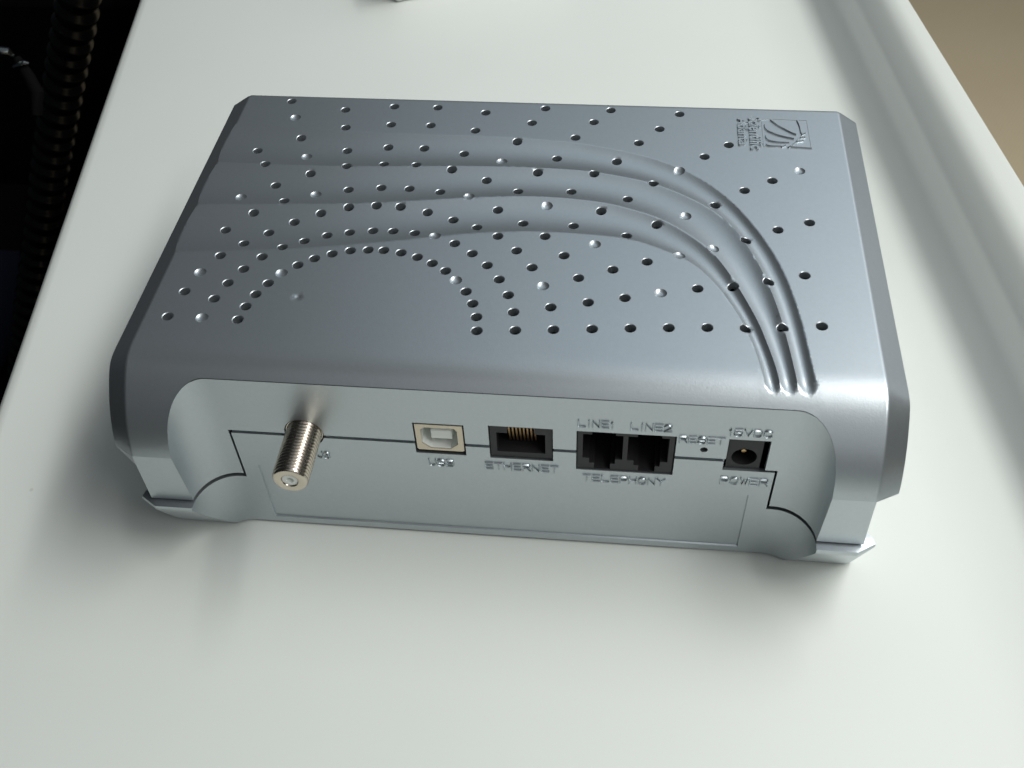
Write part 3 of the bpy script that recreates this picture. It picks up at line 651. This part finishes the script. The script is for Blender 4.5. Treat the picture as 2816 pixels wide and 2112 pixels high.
def panel_text(s, x0, x1, z0, z1, w=0.42, h=0.46):
    """moulded letters: wide strokes with sloping flanks standing proud of the panel"""
    n = len(s); gap = 0.34; unit = [0.45 if c in 'I1' else 1.0 for c in s]; tot = sum(unit) + gap * (n - 1); k = (x1 - x0 - w) / tot
    bb = B(); x = x0 + w / 2
    for c, uw in zip(s, unit):
        for L in GLYPH[c]:
            q = np.array([(x + px * k * uw, z0 + w/2 + pz * (z1 - z0 - w)) for px, pz in L]); m = len(q)
            closed = np.allclose(q[0], q[-1]) and m > 2; V = []; F = []
            for i in range(m):
                a = q[i] - q[i-1] if i > 0 else (q[0] - q[-2] if closed else q[1] - q[0])
                b2 = q[i+1] - q[i] if i < m - 1 else (q[1] - q[0] if closed else q[-1] - q[-2])
                a = a / np.hypot(*a); b2 = b2 / np.hypot(*b2); t = a + b2; t = t / max(np.hypot(*t), 1e-6); nn = np.array([-t[1], t[0]]); ml = min(1.6, 1 / max(.3, float(t @ b2)))
                e = 0 if closed else (-t * w/2 if i == 0 else (t * w/2 if i == m - 1 else 0))
                for (o_, hh) in ((-w/2, .12), (-w*.3, -h*.7), (-w*.12, -h), (w*.12, -h), (w*.3, -h*.7), (w/2, .12)):
                    p = q[i] + nn * o_ * ml + e * (1 if hh > 0 else .8); V.append((p[0], hh, p[1]))
            for i in range(m - 1):
                for j in range(5): F.append((i*6+j, i*6+j+1, (i+1)*6+j+1, (i+1)*6+j))
            if not closed: F.append((5, 4, 3, 2, 1, 0)); F.append(tuple((m-1)*6 + j for j in range(6)))
            bb.add(V, F)
        x += (uw + gap) * k
    bb.obj('port_lettering', M_SILVER, modem, sharp=50)
panel_text('J3', -48.4, -44.9, 32.2, 34.9)
panel_text('USB', -18.6, -11.7, 31.9, 34.7)
panel_text('ETHERNET', -3.6, 15.7, 31.9, 34.8)
panel_text('LINE1', 20.4, 29.5, 51.1, 53.9)
panel_text('LINE2', 33.3, 43.6, 51.0, 53.8)
panel_text('TELEPHONY', 21.9, 43.3, 29.2, 32.1)
panel_text('RESET', 45.4, 56.7, 47.3, 50.0)
panel_text('15VDC', 57.0, 67.6, 51.0, 53.7)
panel_text('POWER', 57.0, 69.2, 31.6, 34.6)

# maker's emblem on the lid, read with its top towards the right
emb = thing('lid_emblem', '', ''); del emb['label'], emb['category']; emb.parent = modem
def lid_text(s, xa, xb, ya, yb):
    lettering(s, lambda u, v, h: (xa + (xb-xa)*v, ya + (yb-ya)*u, H + h), 'emblem_lettering', emb, 0.55, 0, 1, 1.0, 0.02)
lid_text('Scientific', 65.1, 69.0, 114.6, 97.9)
lid_text('Atlanta', 61.8, 65.0, 113.6, 99.9)
def strip(L, w, h, closed=False):
    L = np.array(L); V = []; F = []; n = len(L)
    for i in range(n):
        t = L[min(i+1, n-1)] - L[max(i-1, 0)]; t = t / np.hypot(*t); q = np.array([-t[1], t[0]])
        for (a, zz) in ((-w/2, -.1), (-w/4, h), (w/4, h), (w/2, -.1)): p = L[i] + q * a; V.append((p[0], p[1], H + zz))
    for i in range(n - 1):
        for j in range(3): F.append((i*4+j, (i+1)*4+j, (i+1)*4+j+1, i*4+j+1))
    F.append((0, 1, 2, 3)); F.append((n*4-1, n*4-2, n*4-3, n*4-4)); return V, F
bb = B()
for k, L in enumerate(LOGO):
    V, F = strip(resample(chaikin([tuple(p) for p in L], 1), .5) if len(L) > 2 else resample(L, .6), 0.8 if k < 5 else .6, 0.5); bb.add(V, F)
bb.obj('emblem_mark', M_SILVER, emb)
bb = B(); V, F = strip(path((69.2, 99.6), (69.2, 113.2), (71.0, 114.1), (82.7, 113.8), (82.95, 99.2), st=.8), 0.35, 0.13); bb.add(V, F); bb.obj('emblem_border', M_SILVER, emb)

# ================================================================= desk
def edge_x(y, side): return (-170.5 - (y - 40) * 0.168) if side < 0 else (178.8 - (y - 173) * 0.160)
desk = thing('desk', 'narrow off-white laminate desk top carrying the silver modem', 'desk')
V = []; F = []
pf = [(6.0, 0.0), (3.2, -0.45), (1.2, -1.7), (0.2, -3.8), (0, -7), (0, -26)]         # rounded left edge
qf = [(1.2, 0.0), (0.4, -0.3), (0.0, -1.1), (0, -26)]
ys = list(np.linspace(-420, 900, 34))
for y in ys:
    row = [(edge_x(y, -1) + a, y, z) for a, z in pf[::-1]] + [(edge_x(y, 1) - a, y, z) for a, z in qf]
    V += row
n = len(pf) + len(qf)
for i in range(len(ys) - 1):
    for j in range(n): a = i*n+j; c = i*n+(j+1) % n; F.append((a, c, c+n, a+n))
F.append(tuple(range(n))[::-1]); F.append(tuple(range((len(ys)-1)*n, len(ys)*n)))
from_py('desktop', V, F, M_DESK, desk, sharp=40)
for (x, y) in ((-60, -380), (200, -380), (-240, 820), (20, 820)):
    bb = B(); bb.box(x, x+45, y, y+45, -699, -26.5); bb.obj('leg', M_FRAME, desk)

V = []  # unseen board added under the desk: stops lit floor reflecting in the hose
for y in (-410, 890):
    for a, z in ((-24, -698), (-6, -698), (-6, -26.4), (-24, -26.4)): V.append((edge_x(y, 1) + a, y, z))
from_py('light_blocker', V, [(0, 1, 5, 4), (1, 2, 6, 5), (2, 3, 7, 6), (3, 0, 4, 7), (0, 3, 2, 1), (4, 5, 6, 7)], M_FRAME, desk)
# floor
bb = B(); bb.add([(-3500, -1500, -700), (3500, -1500, -700), (3500, 4500, -700), (-3500, 4500, -700)], [(0, 1, 2, 3)])
fl = bb.obj('floor', M_FLOOR); fl['kind'] = 'structure'

# ---------------------------------------------------------------- black things left of the desk
def sweep(pts, rad, seg_n=32):
    V = []; F = []; P = [Vector(p) for p in pts]; n = len(P); up = Vector((0.2, 0.3, 0.9)); 
    for i in range(n):
        t = (P[min(i+1, n-1)] - P[max(i-1, 0)]).normalized(); a = t.cross(up).normalized(); b2 = a.cross(t)
        r = rad(i) if callable(rad) else rad
        for k in range(seg_n): g = 2*math.pi*k/seg_n; V.append(tuple(P[i] + a*(r*math.cos(g)) + b2*(r*math.sin(g))))
    for i in range(n-1):
        for k in range(seg_n): k2 = (k+1) % seg_n; F.append((i*seg_n+k, i*seg_n+k2, (i+1)*seg_n+k2, (i+1)*seg_n+k))
    return V, F
ctrl = [(-275, 405, 30), (-294, 409, -26), (-310, 412, -62), (-342, 420, -118), (-381, 421, -193), (-419, 414, -276), (-451, 404, -347), (-487, 396, -431), (-520, 390, -520)]
C3 = np.array(ctrl, float); dd = np.concatenate([[0], np.cumsum(np.linalg.norm(np.diff(C3, axis=0), axis=1))])
t = np.arange(0, dd[-1], 0.95); pts = np.stack([np.interp(t, dd, C3[:, k]) for k in range(3)], 1)
ker = np.ones(41) / 41; pts = np.stack([np.convolve(np.pad(pts[:, k], 20, mode='reflect', reflect_type='odd'), ker, mode='valid') for k in range(3)], 1)
def hr(i):
    ph = (t[i] / 13.0) % 1.0
    return 12.6 + (1.0 if ph < .5 else -1.0) * (min(1, 5 * min(abs(ph), abs(ph - .5), abs(1 - ph))))
V, F = sweep(pts, hr, 40)
ho = from_py('corrugated_hose', V, F, M_HOSE, sharp=60)
ho['label'] = 'black corrugated plastic hose running down along the left edge of the desk'; ho['category'] = 'hose'
case = thing('equipment_case', 'black fabric case with a navy cloth lid in the dark left of the desk', 'case')
bb = B(); bb.box(-2000, -195, -900, 690, -698, -420); bb.obj('case_body', M_BLACKCASE, case, bevel=12)  # extended out of view to keep floor light off the hose
bb = B(); bb.box(-1080, -505, -200, 560, -419, -400); bb.obj('cloth_lid', M_NAVY, case, bevel=8)
bb = B(); bb.box(-2000, -300, 760, 1100, -698, -250); o = bb.obj('storage_box', M_BLACKCASE, None, bevel=10)
o['label'] = 'matt black box behind the case, only its dark side showing top left'; o['category'] = 'box'
# buckle and webbing
bk = thing('strap_buckle', 'small chrome buckle on a dark grey strap at the far left of the hose', 'buckle')
V, F = sweep([(-354, 374, -80), (-351, 376, -77), (-347, 377, -78), (-345, 378, -81)], lambda i: [1.6, 3.0, 2.6, 1.2][i], 20); from_py('metal_loop', V, F, M_CHROME, bk)
V, F = sweep([(-345, 373, -86), (-341, 374, -85), (-338, 375, -84), (-336, 376, -85)], lambda i: [0.8, 1.6, 1.5, 0.8][i], 16); from_py('metal_hook', V, F, M_CHROME, bk)
V, F = sweep([(-345, 380, -84), (-338, 374, -92), (-333, 368, -100), (-335, 362, -112)], lambda i: [2.5, 3.5, 4, 3][i], 20); from_py('webbing', V, F, M_STRAP, bk)

# white card box touching the top border of the view
wb = thing('white_box', 'white card box whose lower corner just shows at the top edge', 'box')
wb.location = (-84.5*S, 299.5*S, 0); wb.rotation_euler = (0, 0, math.radians(24))
bb = B(); bb.box(0, 90, 0, 60, 0.2, 28); bb.obj('carton', M_CARD, wb, bevel=1.5)
bb = B(); bb.box(-.6, 90.6, -.6, 60.6, 14, 29); bb.obj('lid', M_CARD, wb, bevel=1.0)

# unseen bars placed beside the desk to throw the two soft shadow bands
rail = thing('shadow_bars', 'pair of unseen white bars placed above the right edge of the desk to cast shadow bands', 'shadow bar')
RH = 90.0
for off, w in ((0.2 - 7.9, 15.8), (19.2 - 7.9, 15.8)):
    V = []; F = []
    for y in (-500, 900):
        for a, z in ((0, 0), (w, 0), (w, 4), (0, 4)): V.append((edge_x(229, 1) - (y - 229) * 0.137 + a + off, y, RH + z))
    F = [(0, 1, 5, 4), (1, 2, 6, 5), (2, 3, 7, 6), (3, 0, 4, 7), (0, 3, 2, 1), (4, 5, 6, 7)]
    from_py('shadow_bar', V, F, M_FRAME, rail)
